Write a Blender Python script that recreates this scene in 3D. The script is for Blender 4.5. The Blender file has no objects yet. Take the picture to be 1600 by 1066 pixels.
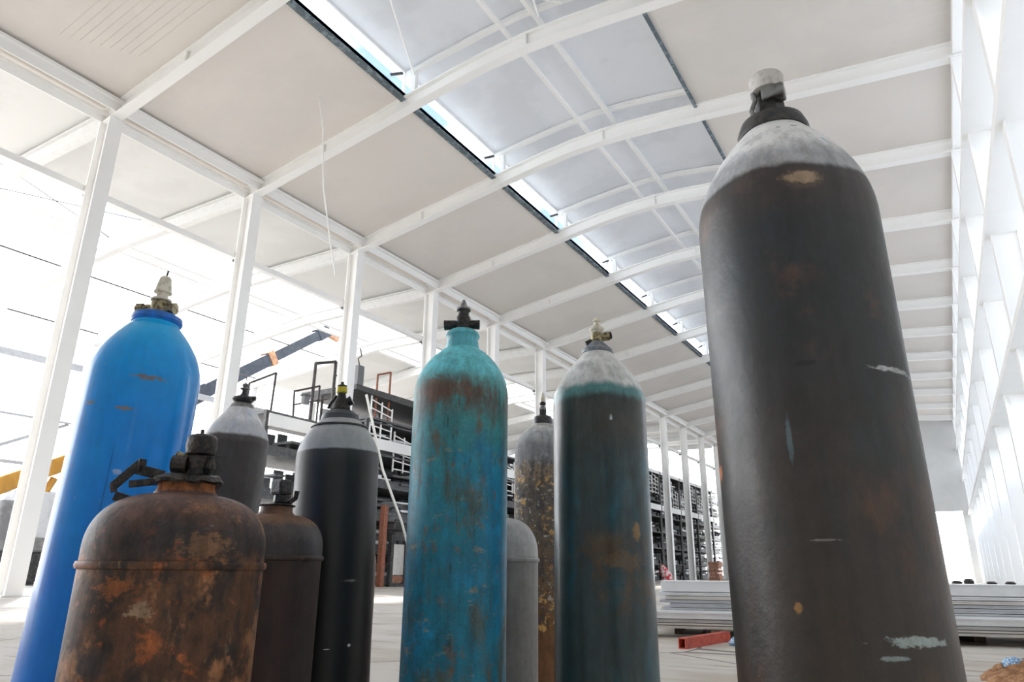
import bpy, bmesh, math, random
from mathutils import Vector, Matrix
random.seed(7)
S = 1.6                      # hall dimensions below are written in units of 1.6 m
PI = math.pi
sc = bpy.context.scene
col = sc.collection

# ---------------------------------------------------------------- camera
Rw = ((0.85782, 0.15313, 0.49063), (0.51386, -0.27154, -0.81371), (0.00862, 0.95014, -0.31165))
mx = Matrix(Rw).to_quaternion().to_matrix().to_4x4()
cam_d = bpy.data.cameras.new('camera'); cam = bpy.data.objects.new('camera', cam_d); col.objects.link(cam)
cam_d.sensor_width = 36; cam_d.lens = 36 * 1092 / 1600
cam_d.clip_start = 0.05; cam_d.clip_end = 2000
cam.matrix_world = Matrix.Translation((0, 0, .72)) @ mx
sc.camera = cam

# ---------------------------------------------------------------- world, light, exposure
w = bpy.data.worlds.new('world'); sc.world = w; w.use_nodes = True
nt = w.node_tree; N = nt.nodes; L = nt.links
N.clear()
wo = N.new('ShaderNodeOutputWorld'); bg = N.new('ShaderNodeBackground')
tc = N.new('ShaderNodeTexCoord'); mp = N.new('ShaderNodeMapping'); mp.inputs['Scale'].default_value = (1, 1, 3)
no = N.new('ShaderNodeTexNoise'); no.inputs['Scale'].default_value = 3.2; no.inputs['Detail'].default_value = 5
rp = N.new('ShaderNodeValToRGB')
rp.color_ramp.elements[0].position = .47; rp.color_ramp.elements[0].color = (.13, .18, .27, 1)
rp.color_ramp.elements[1].position = .6; rp.color_ramp.elements[1].color = (.96, .98, 1, 1)
L.new(tc.outputs['Generated'], mp.inputs[0]); L.new(mp.outputs[0], no.inputs['Vector'])
L.new(no.outputs['Fac'], rp.inputs[0])
sx = N.new('ShaderNodeSeparateXYZ'); L.new(tc.outputs['Generated'], sx.inputs[0])
mr = N.new('ShaderNodeMapRange'); mr.inputs['From Min'].default_value = .26; mr.inputs['From Max'].default_value = .45
L.new(sx.outputs['Z'], mr.inputs['Value'])
mi = N.new('ShaderNodeMix'); mi.data_type = 'RGBA'; mi.inputs[6].default_value = (.97, .985, 1, 1)
L.new(mr.outputs[0], mi.inputs[0]); L.new(rp.outputs[0], mi.inputs[7])
L.new(mi.outputs[2], bg.inputs[0]); bg.inputs[1].default_value = 2.6
L.new(bg.outputs[0], wo.inputs[0])

sun_d = bpy.data.lights.new('sun', 'SUN'); sun_d.energy = 3.0; sun_d.angle = math.radians(3); sun_d.color = (1, .96, .9)
sun = bpy.data.objects.new('sun', sun_d); col.objects.link(sun)
sun.rotation_euler = (math.radians(50), 0, math.radians(-118))   # from the left, over the yard

sc.view_settings.view_transform = 'Standard'; sc.view_settings.look = 'None'
sc.view_settings.gamma = 1; sc.view_settings.exposure = 1.25
sc.view_settings.use_curve_mapping = False
sc.cycles.max_bounces = 10; sc.cycles.diffuse_bounces = 8; sc.cycles.glossy_bounces = 5
sc.cycles.transmission_bounces = 6; sc.cycles.transparent_max_bounces = 12
sc.cycles.sample_clamp_indirect = 6
sc.cycles.caustics_reflective = False; sc.cycles.caustics_refractive = False

# ---------------------------------------------------------------- helpers
class MB:
    """collects shapes; build() links them as one mesh object"""
    def __init__(s): s.bm = bmesh.new()
    def hull8(s, P):     # P: 4 bottom + 4 top corners, same winding
        v = [s.bm.verts.new(p) for p in P]
        for f in ((3, 2, 1, 0), (4, 5, 6, 7), (0, 1, 5, 4), (1, 2, 6, 5), (2, 3, 7, 6), (3, 0, 4, 7)):
            s.bm.faces.new([v[i] for i in f])
    def box(s, x0, x1, y0, y1, z0, z1):
        s.hull8([(x0, y0, z0), (x1, y0, z0), (x1, y1, z0), (x0, y1, z0), (x0, y0, z1), (x1, y0, z1), (x1, y1, z1), (x0, y1, z1)]); return s
    def bar(s, a, b, wd, hd=None, up=(0, 0, 1)):
        a = Vector(a); b = Vector(b); d = (b - a).normalized(); u = Vector(up)
        if abs(d.dot(u)) > .98: u = Vector((0, 1, 0))
        sd = d.cross(u).normalized(); u = sd.cross(d).normalized(); hd = hd or wd
        c = [sd * wd / 2 + u * hd / 2, -sd * wd / 2 + u * hd / 2, -sd * wd / 2 - u * hd / 2, sd * wd / 2 - u * hd / 2]
        s.hull8([a + k for k in c] + [b + k for k in c]); return s
    def tube(s, pts, r, n=10, cap=True):
        pts = [Vector(p) for p in pts]; rings = []
        if not hasattr(r, '__len__'): r = [r] * len(pts)
        ref = None
        for i, p in enumerate(pts):
            d = (pts[min(i + 1, len(pts) - 1)] - pts[max(i - 1, 0)]).normalized()
            if ref is None: ref = Vector((0, 0, 1)) if abs(d.z) < .9 else Vector((1, 0, 0))
            a = d.cross(ref).normalized(); b = a.cross(d).normalized(); ref = b
            rings.append([s.bm.verts.new(p + (a * math.cos(t) + b * math.sin(t)) * r[i]) for t in [2 * PI * k / n for k in range(n)]])
        for A, B in zip(rings, rings[1:]):
            for k in range(n): s.bm.faces.new((A[k], A[(k + 1) % n], B[(k + 1) % n], B[k]))
        if cap: s.bm.faces.new(rings[0][::-1]); s.bm.faces.new(rings[-1])
        return s
    def lathe(s, prof, n=48, c=(0, 0, 0), axis='z', squash=None):
        def P(r, h, t):
            x, y = r * math.cos(t), r * math.sin(t)
            if squash: x *= squash
            q = {'z': (x, y, h), 'x': (h, x, y), 'y': (y, h, x)}[axis]
            return Vector(q) + Vector(c)
        rings = []
        for r, h in prof:
            if r < 1e-5: rings.append([s.bm.verts.new(P(0, h, 0))])
            else: rings.append([s.bm.verts.new(P(r, h, 2 * PI * k / n)) for k in range(n)])
        for A, B in zip(rings, rings[1:]):
            if len(A) == 1 and len(B) == 1: continue
            for k in range(n):
                k2 = (k + 1) % n
                if len(A) == 1: s.bm.faces.new((A[0], B[k2], B[k]))
                elif len(B) == 1: s.bm.faces.new((A[k], A[k2], B[0]))
                else: s.bm.faces.new((A[k], A[k2], B[k2], B[k]))
        if len(rings[0]) > 1: s.bm.faces.new(rings[0][::-1])
        if len(rings[-1]) > 1: s.bm.faces.new(rings[-1])
        return s
    def sweep(s, pts, y0, y1, dz0, dz1):
        """rectangular section swept along a polyline (x, z) in a plane of constant y"""
        R = []
        for x, z in pts:
            R.append([s.bm.verts.new((x, y0, z + dz0)), s.bm.verts.new((x, y1, z + dz0)), s.bm.verts.new((x, y1, z + dz1)), s.bm.verts.new((x, y0, z + dz1))])
        for A, B in zip(R, R[1:]):
            for k in range(4): s.bm.faces.new((A[k], A[(k + 1) % 4], B[(k + 1) % 4], B[k]))
        s.bm.faces.new(R[0][::-1]); s.bm.faces.new(R[-1]); return s
    def build(s, name, mat, parent=None, smooth=False, bevel=0, scale=1, loc=(0, 0, 0), ang=40):
        bmesh.ops.recalc_face_normals(s.bm, faces=s.bm.faces)
        if scale != 1: bmesh.ops.scale(s.bm, vec=(scale,) * 3, verts=s.bm.verts)
        me = bpy.data.meshes.new(name); s.bm.to_mesh(me); s.bm.free()
        o = bpy.data.objects.new(name, me); col.objects.link(o)
        if mat: me.materials.append(mat)
        if parent: o.parent = parent
        o.location = loc
        if bevel:
            m = o.modifiers.new('bevel', 'BEVEL'); m.width = bevel; m.segments = 2; m.limit_method = 'ANGLE'; m.angle_limit = .6
        if smooth:
            me.polygons.foreach_set('use_smooth', [True] * len(me.polygons))
            me.set_sharp_from_angle(angle=math.radians(ang))
        return o

def tag(o, label=None, cat=None, group=None, kind=None):
    if label: o['label'] = label
    if cat: o['category'] = cat
    if group: o['group'] = group
    if kind: o['kind'] = kind
    return o
def empty(name, loc, label, cat, group=None, rot=(0, 0, 0)):
    o = bpy.data.objects.new(name, None); col.objects.link(o); o.empty_display_size = .2
    o.location = loc; o.rotation_euler = rot
    return tag(o, label, cat, group)
def dup(root, loc=None, label=None, rotz=None):
    r = root.copy(); col.objects.link(r)
    if loc is not None: r.location = loc
    if rotz is not None: r.rotation_euler = (0, 0, rotz)
    if label: r['label'] = label
    for ch in list(root.children):
        c = ch.copy(); col.objects.link(c); c.parent = r
        for g in ch.children:
            d = g.copy(); col.objects.link(d); d.parent = c
    return r
ORD = ['nearest', 'second', 'third', 'fourth', 'fifth', 'sixth', 'seventh', 'eighth', 'ninth', 'tenth', 'eleventh', 'twelfth', 'thirteenth', 'fourteenth', 'fifteenth', 'sixteenth']

# ---------------------------------------------------------------- materials
def nmix(nt, fac, a, b):
    m = nt.nodes.new('ShaderNodeMix'); m.data_type = 'RGBA'
    for i, v in ((0, fac), (6, a), (7, b)):
        if isinstance(v, (int, float)): m.inputs[i].default_value = v
        elif isinstance(v, tuple): m.inputs[i].default_value = (*v, 1) if len(v) == 3 else v
        else: nt.links.new(v, m.inputs[i])
    return m.outputs[2]
def nmath(nt, op, a, b=None, clamp=False):
    m = nt.nodes.new('ShaderNodeMath'); m.operation = op; m.use_clamp = clamp
    for i, v in ((0, a), (1, b)):
        if v is None: continue
        if isinstance(v, (int, float)): m.inputs[i].default_value = v
        else: nt.links.new(v, m.inputs[i])
    return m.outputs[0]
def nramp(nt, val, lo, hi):
    m = nt.nodes.new('ShaderNodeMapRange'); m.interpolation_type = 'SMOOTHSTEP'
    m.inputs['From Min'].default_value = lo; m.inputs['From Max'].default_value = hi
    nt.links.new(val, m.inputs['Value']); return m.outputs[0]
def nnoise(nt, vec, scale, detail=6, rough=.6, stretch=(1, 1, 1), off=(0, 0, 0)):
    mp = nt.nodes.new('ShaderNodeMapping'); mp.inputs['Scale'].default_value = stretch; mp.inputs['Location'].default_value = off
    nt.links.new(vec, mp.inputs[0])
    n = nt.nodes.new('ShaderNodeTexNoise'); n.inputs['Scale'].default_value = scale
    n.inputs['Detail'].default_value = detail; n.inputs['Roughness'].default_value = rough
    nt.links.new(mp.outputs[0], n.inputs['Vector']); return n.outputs['Fac']
def pmat(name, color, rough=.5, metal=0, spec=.5, var=.0, vscale=4, bump=0, bscale=40, color2=None, thr=(.45, .6), coat=0, stretch=(1, 1, 1)):
    m = bpy.data.materials.new(name); m.use_nodes = True; nt = m.node_tree
    b = nt.nodes['Principled BSDF']; b.inputs['Roughness'].default_value = rough
    b.inputs['Metallic'].default_value = metal; b.inputs['Specular IOR Level'].default_value = spec
    b.inputs['Coat Weight'].default_value = coat
    t = nt.nodes.new('ShaderNodeTexCoord').outputs['Object']
    c2 = color2 or tuple(max(0, c * (1 - var)) for c in color)
    f = nramp(nt, nnoise(nt, t, vscale, stretch=stretch), *thr)
    nt.links.new(nmix(nt, f, color, c2), b.inputs['Base Color'])
    if bump:
        bn = nt.nodes.new('ShaderNodeBump'); bn.inputs['Strength'].default_value = bump; bn.inputs['Distance'].default_value = .004
        nt.links.new(nnoise(nt, t, bscale), bn.inputs['Height']); nt.links.new(bn.outputs[0], b.inputs['Normal'])
    return m

M = {}
TRANS = []
M['steel'] = pmat('white_steel_paint', (.87, .865, .85), .5, var=.02, vscale=.5)
M['steel_out'] = pmat('pale_steel_paint', (.70, .70, .69), .5, var=.05)
M['outer'] = pmat('outer_girt_grey', (.36, .36, .365), .6, var=.1)
M['wall'] = pmat('white_wall_sheet', (.88, .885, .89), .6, var=.04, vscale=.4)
TRANS.append((M['wall'], .55, (.9, .93, .97)))
M['endwall'] = pmat('grey_wall_sheet', (.62, .62, .61), .7, var=.06, vscale=.3)
M['shadewall'] = pmat('shade_wall_sheet', (.58, .585, .59), .8, var=.1, vscale=.3)  # dull grey for the unseen walls that darken the cylinders
M['monitor'] = pmat('lantern_roof_sheet', (.74, .75, .77), .55, var=.08, vscale=.5)
TRANS.append((M['monitor'], .1, (.85, .88, .93)))
M['aisle'] = pmat('aisle_roof_sheet', (.66, .66, .645), .6, var=.06, vscale=.4)
M['curb'] = pmat('dark_curb', (.09, .12, .14), .6, color2=(.2, .25, .28), vscale=6, thr=(.5, .56))
M['dark'] = pmat('black_steel', (.025, .025, .028), .5, color2=(.07, .065, .06), vscale=9)
M['darkgrey'] = pmat('dark_grey_steel', (.07, .072, .078), .5, color2=(.12, .115, .11), vscale=5)
M['pipe'] = pmat('scaffold_pipe', (.03, .028, .03), .5, color2=(.06, .045, .04), vscale=8)
M['rustpipe'] = pmat('rusty_pipe', (.32, .11, .06), .7, color2=(.2, .08, .05), vscale=12)
M['black'] = pmat('valve_black', (.012, .012, .012), .28, color2=(.05, .045, .04), vscale=120, bump=.3, bscale=200)
M['soot'] = pmat('oily_black', (.01, .01, .012), .35, color2=(.06, .045, .035), vscale=90, bump=.8, bscale=160)
M['gun'] = pmat('gunmetal', (.05, .052, .058), .35, .3, color2=(.09, .085, .08), vscale=60)
M['brass'] = pmat('worn_brass', (.42, .36, .22), .35, .7, color2=(.14, .11, .06), vscale=110, bump=.4, bscale=150)
M['cream'] = pmat('cream_cap', (.9, .86, .74), .4, color2=(.72, .67, .55), vscale=70)
M['whitecap'] = pmat('white_cap', (.8, .77, .74), .4, color2=(.62, .58, .55), vscale=60)
M['yellow'] = pmat('yellow_cap', (.75, .6, .04), .35, color2=(.6, .45, .03), vscale=80)
M['steelgrey'] = pmat('grey_metal', (.34, .34, .34), .35, .6, color2=(.2, .2, .2), vscale=60)
M['cord'] = pmat('white_cord', (.85, .84, .8), .7)
M['sheet'] = pmat('white_sheet_metal', (.8, .82, .84), .4, var=.08, vscale=3)
M['sheet2'] = pmat('grey_sheet_metal', (.62, .64, .67), .4, var=.12, vscale=3)
M['sheet3'] = pmat('cream_sheet_metal', (.74, .72, .68), .5, var=.1, vscale=3)
M['timber'] = pmat('old_timber', (.16, .12, .09), .8, var=.4, vscale=20, stretch=(1, 6, 6))
M['redsteel'] = pmat('red_primer', (.55, .09, .05), .5, color2=(.4, .06, .04), vscale=14)
M['rubble'] = pmat('brown_soil', (.30, .15, .075), .95, color2=(.46, .26, .14), vscale=22, bump=1, bscale=60)
M['bluebit'] = pmat('blue_plastic', (.08, .3, .6), .5, color2=(.7, .75, .8), vscale=60)
M['plastic'] = pmat('clear_wrap', (.8, .82, .86), .25, color2=(.55, .58, .64), vscale=20, stretch=(1, 1, 5))
M['redcloth'] = pmat('red_cloth', (.7, .04, .06), .8, color2=(.85, .8, .8), vscale=5)
M['clay'] = pmat('clay_brick', (.45, .22, .15), .9, var=.4, vscale=10)
M['cranegrey'] = pmat('crane_boom_grey', (.03, .036, .046), .6, spec=.2, color2=(.04, .047, .058), vscale=2)
M['craneorange'] = pmat('crane_orange', (.2, .09, .035), .5, color2=(.35, .16, .07), vscale=3)
M['digger'] = pmat('excavator_yellow', (.6, .3, .05), .45, color2=(.5, .25, .04), vscale=2)
M['undercar'] = pmat('excavator_grey', (.2, .2, .21), .6, color2=(.3, .3, .3), vscale=2)
M['lamp'] = pmat('floodlight_grey', (.14, .145, .15), .4)

def glass():
    m = bpy.data.materials.new('clear_glass'); m.use_nodes = True; nt = m.node_tree; nt.nodes.clear()
    o = nt.nodes.new('ShaderNodeOutputMaterial'); mix = nt.nodes.new('ShaderNodeMixShader'); mix.inputs[0].default_value = .1
    t = nt.nodes.new('ShaderNodeBsdfTransparent'); t.inputs[0].default_value = (.93, .97, 1, 1)
    g = nt.nodes.new('ShaderNodeBsdfGlossy'); g.inputs['Roughness'].default_value = .05
    nt.links.new(t.outputs[0], mix.inputs[1]); nt.links.new(g.outputs[0], mix.inputs[2]); nt.links.new(mix.outputs[0], o.inputs[0]); return m
M['glass'] = glass()
for m_, amt, c_ in TRANS:      # translucent sheeting: daylight from outside glows through
    nt_ = m_.node_tree; o_ = nt_.nodes['Material Output']; b_ = nt_.nodes['Principled BSDF']
    tr = nt_.nodes.new('ShaderNodeBsdfTranslucent'); tr.inputs[0].default_value = (*c_, 1)
    mx_ = nt_.nodes.new('ShaderNodeMixShader'); mx_.inputs[0].default_value = amt
    nt_.links.new(b_.outputs[0], mx_.inputs[1]); nt_.links.new(tr.outputs[0], mx_.inputs[2]); nt_.links.new(mx_.outputs[0], o_.inputs[0])

def ceiling_mat():
    m = pmat('ceiling_panel', (.71, .67, .63), .6, color2=(.67, .635, .60), vscale=.25)
    nt = m.node_tree; b = nt.nodes['Principled BSDF']
    t = nt.nodes.new('ShaderNodeTexCoord').outputs['Object']
    wv = nt.nodes.new('ShaderNodeTexWave'); wv.bands_direction = 'Y'; wv.inputs['Scale'].default_value = 1.1
    nt.links.new(t, wv.inputs['Vector'])
    bn = nt.nodes.new('ShaderNodeBump'); bn.inputs['Strength'].default_value = .08; bn.inputs['Distance'].default_value = .02
    nt.links.new(wv.outputs['Fac'], bn.inputs['Height']); nt.links.new(bn.outputs[0], b.inputs['Normal']); return m
M['ceiling'] = ceiling_mat()
def floor_mat():
    m = bpy.data.materials.new('concrete_floor'); m.use_nodes = True; nt = m.node_tree; b = nt.nodes['Principled BSDF']
    b.inputs['Roughness'].default_value = .75
    t = nt.nodes.new('ShaderNodeTexCoord').outputs['Object']
    c = nmix(nt, nramp(nt, nnoise(nt, t, .5, stretch=(1, 2.5, 1)), .42, .62), (.60, .57, .53), (.50, .45, .39))
    c = nmix(nt, nramp(nt, nnoise(nt, t, 2.2, stretch=(.6, 3, 1), off=(3, 1, 0)), .55, .68), c, (.36, .31, .25))
    vo = nt.nodes.new('ShaderNodeTexVoronoi'); vo.feature = 'DISTANCE_TO_EDGE'; vo.inputs['Scale'].default_value = .22; nt.links.new(t, vo.inputs['Vector'])
    c = nmix(nt, nmath(nt, 'LESS_THAN', vo.outputs['Distance'], .0035), c, (.2, .18, .16))
    nt.links.new(c, b.inputs['Base Color'])
    bn = nt.nodes.new('ShaderNodeBump'); bn.inputs['Strength'].default_value = .2; bn.inputs['Distance'].default_value = .01
    nt.links.new(nnoise(nt, t, 12), bn.inputs['Height']); nt.links.new(bn.outputs[0], b.inputs['Normal']); return m
M['floor'] = floor_mat()

def tank_mat(name, stops, patches=(), marks=(), rough=.42, metal=0., coat=0., bump=.15, bscale=60, wob=.022, grit=.12, spec=.5, tilt=(0, 0), mot=.35, gain=1.3):
    """stops: (height, colour) painted bands with ragged edges; patches: wear by noise; marks: single stains and scratches"""
    m = bpy.data.materials.new(name); m.use_nodes = True; nt = m.node_tree; b = nt.nodes['Principled BSDF']
    t = nt.nodes.new('ShaderNodeTexCoord').outputs['Object']
    sp = nt.nodes.new('ShaderNodeSeparateXYZ'); nt.links.new(t, sp.inputs[0]); z = sp.outputs['Z']
    zn = nmath(nt, 'ADD', z, nmath(nt, 'MULTIPLY', nmath(nt, 'SUBTRACT', nnoise(nt, t, 14, 6, .6, (1, 1, .7)), .5), wob * 2))
    c = stops[0][1]
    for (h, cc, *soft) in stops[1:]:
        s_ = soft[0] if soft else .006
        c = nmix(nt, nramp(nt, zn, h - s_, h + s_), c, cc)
    for i, (cc, scale, st, lo, hi, z0, z1, amt) in enumerate(patches):
        f = nramp(nt, nnoise(nt, t, scale, 8, .65, st, (i * 3.1, i * 1.7, i)), lo, hi)
        if z0 is not None:
            f = nmath(nt, 'MULTIPLY', f, nmath(nt, 'MULTIPLY', nramp(nt, zn, z0 - .03, z0 + .03), nmath(nt, 'SUBTRACT', 1, nramp(nt, zn, z1 - .03, z1 + .03))))
        c = nmix(nt, nmath(nt, 'MULTIPLY', f, amt), c, cc)
    for (p, size, cc, amt, rag) in marks:
        p = (p[0] - tilt[0] * p[2], p[1] - tilt[1] * p[2], p[2])
        mp = nt.nodes.new('ShaderNodeMapping'); mp.vector_type = 'POINT'
        mp.inputs['Location'].default_value = [-a / s_ for a, s_ in zip(p, size)]; mp.inputs['Scale'].default_value = [1 / s_ for s_ in size]
        nt.links.new(t, mp.inputs[0])
        ln = nt.nodes.new('ShaderNodeVectorMath'); ln.operation = 'LENGTH'; nt.links.new(mp.outputs[0], ln.inputs[0])
        d = nmath(nt, 'ADD', ln.outputs['Value'], nmath(nt, 'MULTIPLY', nmath(nt, 'SUBTRACT', nnoise(nt, t, 75, 8, .75, (1, 1, 1.6)), .5), rag * 2.6))
        f = nmath(nt, 'SUBTRACT', 1, nramp(nt, d, .6, 1.05))
        c = nmix(nt, nmath(nt, 'MULTIPLY', f, amt), c, cc)
    if isinstance(c, tuple): c = nmix(nt, 0., c, c)
    hs = nt.nodes.new('ShaderNodeHueSaturation'); nt.links.new(c, hs.inputs['Color'])
    va = nmath(nt, 'ADD', nmath(nt, 'MULTIPLY', nramp(nt, nnoise(nt, t, 26, 9, .78, (1, 1, .7), (5, 2, 1)), .33, .67), mot * 1.3), nmath(nt, 'MULTIPLY', nramp(nt, nnoise(nt, t, 60, 5, .6, (1, 1, .07), (1, 7, 2)), .35, .65), mot * .7))
    nt.links.new(nmath(nt, 'MULTIPLY', nmath(nt, 'ADD', va, 1 - mot), gain), hs.inputs['Value']); c = hs.outputs[0]
    g = nramp(nt, nnoise(nt, t, 220, 4, .7), .35, .65)
    c = nmix(nt, nmath(nt, 'MULTIPLY', g, grit), c, (.02, .02, .02))
    nt.links.new(c, b.inputs['Base Color'])
    r = nt.nodes.new('ShaderNodeMapRange'); r.inputs['To Min'].default_value = rough - .1; r.inputs['To Max'].default_value = rough + .15
    nt.links.new(nnoise(nt, t, 18, 6), r.inputs['Value']); nt.links.new(r.outputs[0], b.inputs['Roughness'])
    b.inputs['Metallic'].default_value = metal; b.inputs['Coat Weight'].default_value = coat; b.inputs['Coat Roughness'].default_value = .07
    b.inputs['Specular IOR Level'].default_value = spec
    bn = nt.nodes.new('ShaderNodeBump'); bn.inputs['Strength'].default_value = bump; bn.inputs['Distance'].default_value = .002
    nt.links.new(nnoise(nt, t, bscale, 6), bn.inputs['Height']); nt.links.new(bn.outputs[0], b.inputs['Normal'])
    return m

# ================================================================ THE HALL (units of 1.6 m)
FR = [5.77, 9.06, 12.46, 15.78, 19.3, 22.7, 26.1, 29.5, 33.1, 36.7, 40.2, 43.8, 47.3]    # frames in view
NEAR = [2.4, -1.0]                                                                         # frames over and behind the camera
Y0, Y1 = -4.6, 48.6
XL, XR = -12.4, 1.3
RAF = [(-12.55, 8.48), (-11, 8.72), (-9.4, 8.97), (-7.8, 9.22), (-6.8, 9.37), (-6.0, 9.46), (-5.2, 9.49), (-4.4, 9.46), (-3.4, 9.38), (-1.6, 9.22), (0, 9.06), (1.72, 8.92)]
def rz(x):
    for (a, b), (c, d) in zip(RAF, RAF[1:]):
        if a <= x <= c: return b + (d - b) * (x - a) / (c - a)
    return RAF[0][1] if x < RAF[0][0] else RAF[-1][1]
def seg(x0, x1):
    xs = [x0] + [p[0] for p in RAF if x0 < p[0] < x1] + [x1]
    return [(x, rz(x)) for x in xs]

# floor and yard
tag(MB().box(-60, 14, -20, 90, -.06, 0).build('floor', M['floor'], scale=S), kind='structure')
# ceiling: two slopes either side of the raised roof lantern
m = MB(); m.sweep(seg(-12.75, -8.0), Y0, Y1, .30, .38); m.sweep(seg(-3.12, 1.9), Y0, Y1, .30, .38)
tag(m.build('ceiling', M['ceiling'], scale=S), kind='structure')
# lantern roof
LAN = [(-8.02, 10.0), (-7.2, 10.12), (-6.2, 10.22), (-5.4, 10.27), (-4.6, 10.22), (-3.8, 10.12), (-3.05, 10.0)]
tag(MB().sweep([(-8.3, 10.01)] + LAN[1:-1] + [(-2.8, 9.98)], Y0, Y1, .12, .18).build('ceiling', M['monitor'], scale=S), kind='structure')
tag(MB().box(-8.12, -8.0, Y0, Y1, 9.43, 9.57).build('trim_1', M['curb'], scale=S), kind='structure')
tag(MB().box(-3.13, -3.07, Y0, Y1, 9.60, 9.68).build('trim_2', M['curb'], scale=S), kind='structure')
tag(MB().box(-3.06, -3.0, Y0, Y1, 9.69, 10.1).build('trim_3', M['steel'], scale=S), kind='structure')
for i, (a, b) in enumerate(zip([Y0, -1.0, 2.4] + FR, [-1.0, 2.4] + FR + [Y1])):
    f = MB(); f.box(-8.1, -8.04, a, b, 9.57, 9.595); f.box(-8.1, -8.04, a, b, 10.09, 10.13)
    f.box(-8.1, -8.04, b - .05, b, 9.57, 10.1)
    o = tag(f.build('window_%d' % (i + 1), M['steel'], scale=S), kind='structure')
    MB().box(-8.075, -8.065, a, b - .05, 9.595, 10.09).build('pane', M['glass'], o, scale=S)
    MB().bar((-8.02, b - .5, 9.72), (-7.9, b - .28, 9.86), .03, .05).build('opener', M['darkgrey'], o, scale=S)

# right wall with its window bands, gable wall with the open end, added rear wall
m = MB()
m.box(1.86, 1.94, 5.77, Y1, 0, 2.4); m.box(1.86, 1.94, 5.77, Y1, 3.6, 6.3); m.box(1.86, 1.94, 5.77, Y1, 6.95, 9.3)
tag(m.build('wall_right', M['wall'], scale=S), kind='structure')
m = MB(); m.box(XL - .3, -6.5, Y1, Y1 + .1, 0, 8.9); m.box(-6.5, 1.0, Y1, Y1 + .1, 3.9, 10.2); m.box(1.0, 1.94, Y1, Y1 + .1, 0, 9.3); m.box(-12.7, -6.5, Y1, Y1 + .1, 8.9, 9.3)
tag(m.build('wall_end', M['endwall'], scale=S), kind='structure')
tag(MB().box(XL - .3, 1.94, Y0 - .1, Y0, 0, 10.3).build('wall_rear_added', M['shadewall'], scale=S), kind='structure')  # unseen, put behind the camera to darken the cylinder fronts
wn = 17
for (z0, z1) in ((2.4, 3.6), (6.3, 6.95)):
    for a, b in zip(FR, FR[1:] + [Y1]):
        f = MB(); f.box(1.87, 1.93, a, b, z0, z0 + .05); f.box(1.87, 1.93, a, b, z1 - .05, z1)
        for q in range(4): f.box(1.87, 1.93, a + (b - a) * q / 3 - .02, a + (b - a) * q / 3 + .02, z0 + .05, z1 - .05)
        o = tag(f.build('window_%d' % wn, M['steel'], scale=S), kind='structure'); wn += 1
        MB().box(1.895, 1.905, a, b, z0 + .05, z1 - .05).build('pane', M['glass'], o, scale=S)

tag(MB().box(1.86, 1.94, Y0, 5.77, 0, 9.3).build('wall_right', M['shadewall'], scale=S), kind='structure')  # unseen near stretch, made opaque and grey to cut bright reflections on the cylinders
tag(MB().box(-25.1, -25.0, 33, Y1, 0, 8.1).build('wall_outer', M['endwall'], scale=S), kind='structure')
for k in range(9):       # bare sheet seams in the bay above the nearest column
    tag(MB().sweep([(x, z) for x, z in seg(-11.5 + .07 * k, -9.6 + .12 * k)], 4.25 + .13 * k, 4.257 + .13 * k, .292, .299).build('trim_%d' % (4 + k), M['ceiling'], scale=S), kind='structure')

# rafters: one per frame
def rafter(y):
    m = MB(); m.sweep(RAF, y - .1, y + .1, -.02, .01); m.sweep(RAF, y - .02, y + .02, .01, .265); m.sweep(RAF, y - .1, y + .1, .265, .298)
    return m
def lantern_frame(y):
    m = MB(); m.sweep(LAN[:], y - .05, y + .05, 0, .10)
    m.box(-7.86, -7.76, y - .05, y + .05, 9.51, 10.0); m.box(-3.04, -2.94, y - .05, y + .05, 9.64, 10.0)
    return m
r0 = None
for i, y in enumerate(FR + NEAR):
    lab = ('white steel roof rafter arching over the hall, %s one in view from the camera' % ORD[i]) if i < len(FR) else 'white steel roof rafter above and behind the camera, outside the photo'
    if r0 is None:
        r0 = empty('roof_rafter', (0, y * S, 0), lab, 'rafter', 'roof rafters')
        rafter(0).build('beam', M['steel'], r0, scale=S)
        lantern_frame(0).build('lantern_frame', M['steel'], r0, scale=S)
        for x in (-10.2, -5.2, -1.5): MB().box(x - .02, x + .02, -.075, .075, rz(x) + .02, rz(x) + .26).build('splice_plate', M['steel'], r0, scale=S)
    else: dup(r0, (0, y * S, 0), lab)

# columns, left row
c0 = None
for i, y in enumerate(FR + [2.4, -1.0]):
    lab = 'white steel column of the open left-hand row, %s from the camera' % ORD[i] if i < len(FR) else 'white steel column of the left-hand row beside the camera, outside the photo'
    if c0 is None:
        c0 = empty('steel_column', (XL * S, y * S, 0), lab, 'column', 'left row of steel columns')
        m = MB(); m.box(-.17, -.14, -.13, .13, 0.02, 8.49); m.box(.14, .17, -.13, .13, 0.02, 8.49); m.box(-.14, .14, -.02, .02, 0.02, 8.49)
        m.build('shaft', M['steel'], c0, scale=S)
        MB().box(-.24, .24, -.2, .2, 0, .02).build('base_plate', M['steel'], c0, scale=S)
        m = MB(); m.box(-.32, -.17, -.08, .08, 6.93, 6.97); m.bar((-.18, 0, 6.75), (-.3, 0, 6.93), .03); m.build('bracket', M['darkgrey'], c0, scale=S)
    else: dup(c0, (XL * S, y * S, 0), lab)
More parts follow.
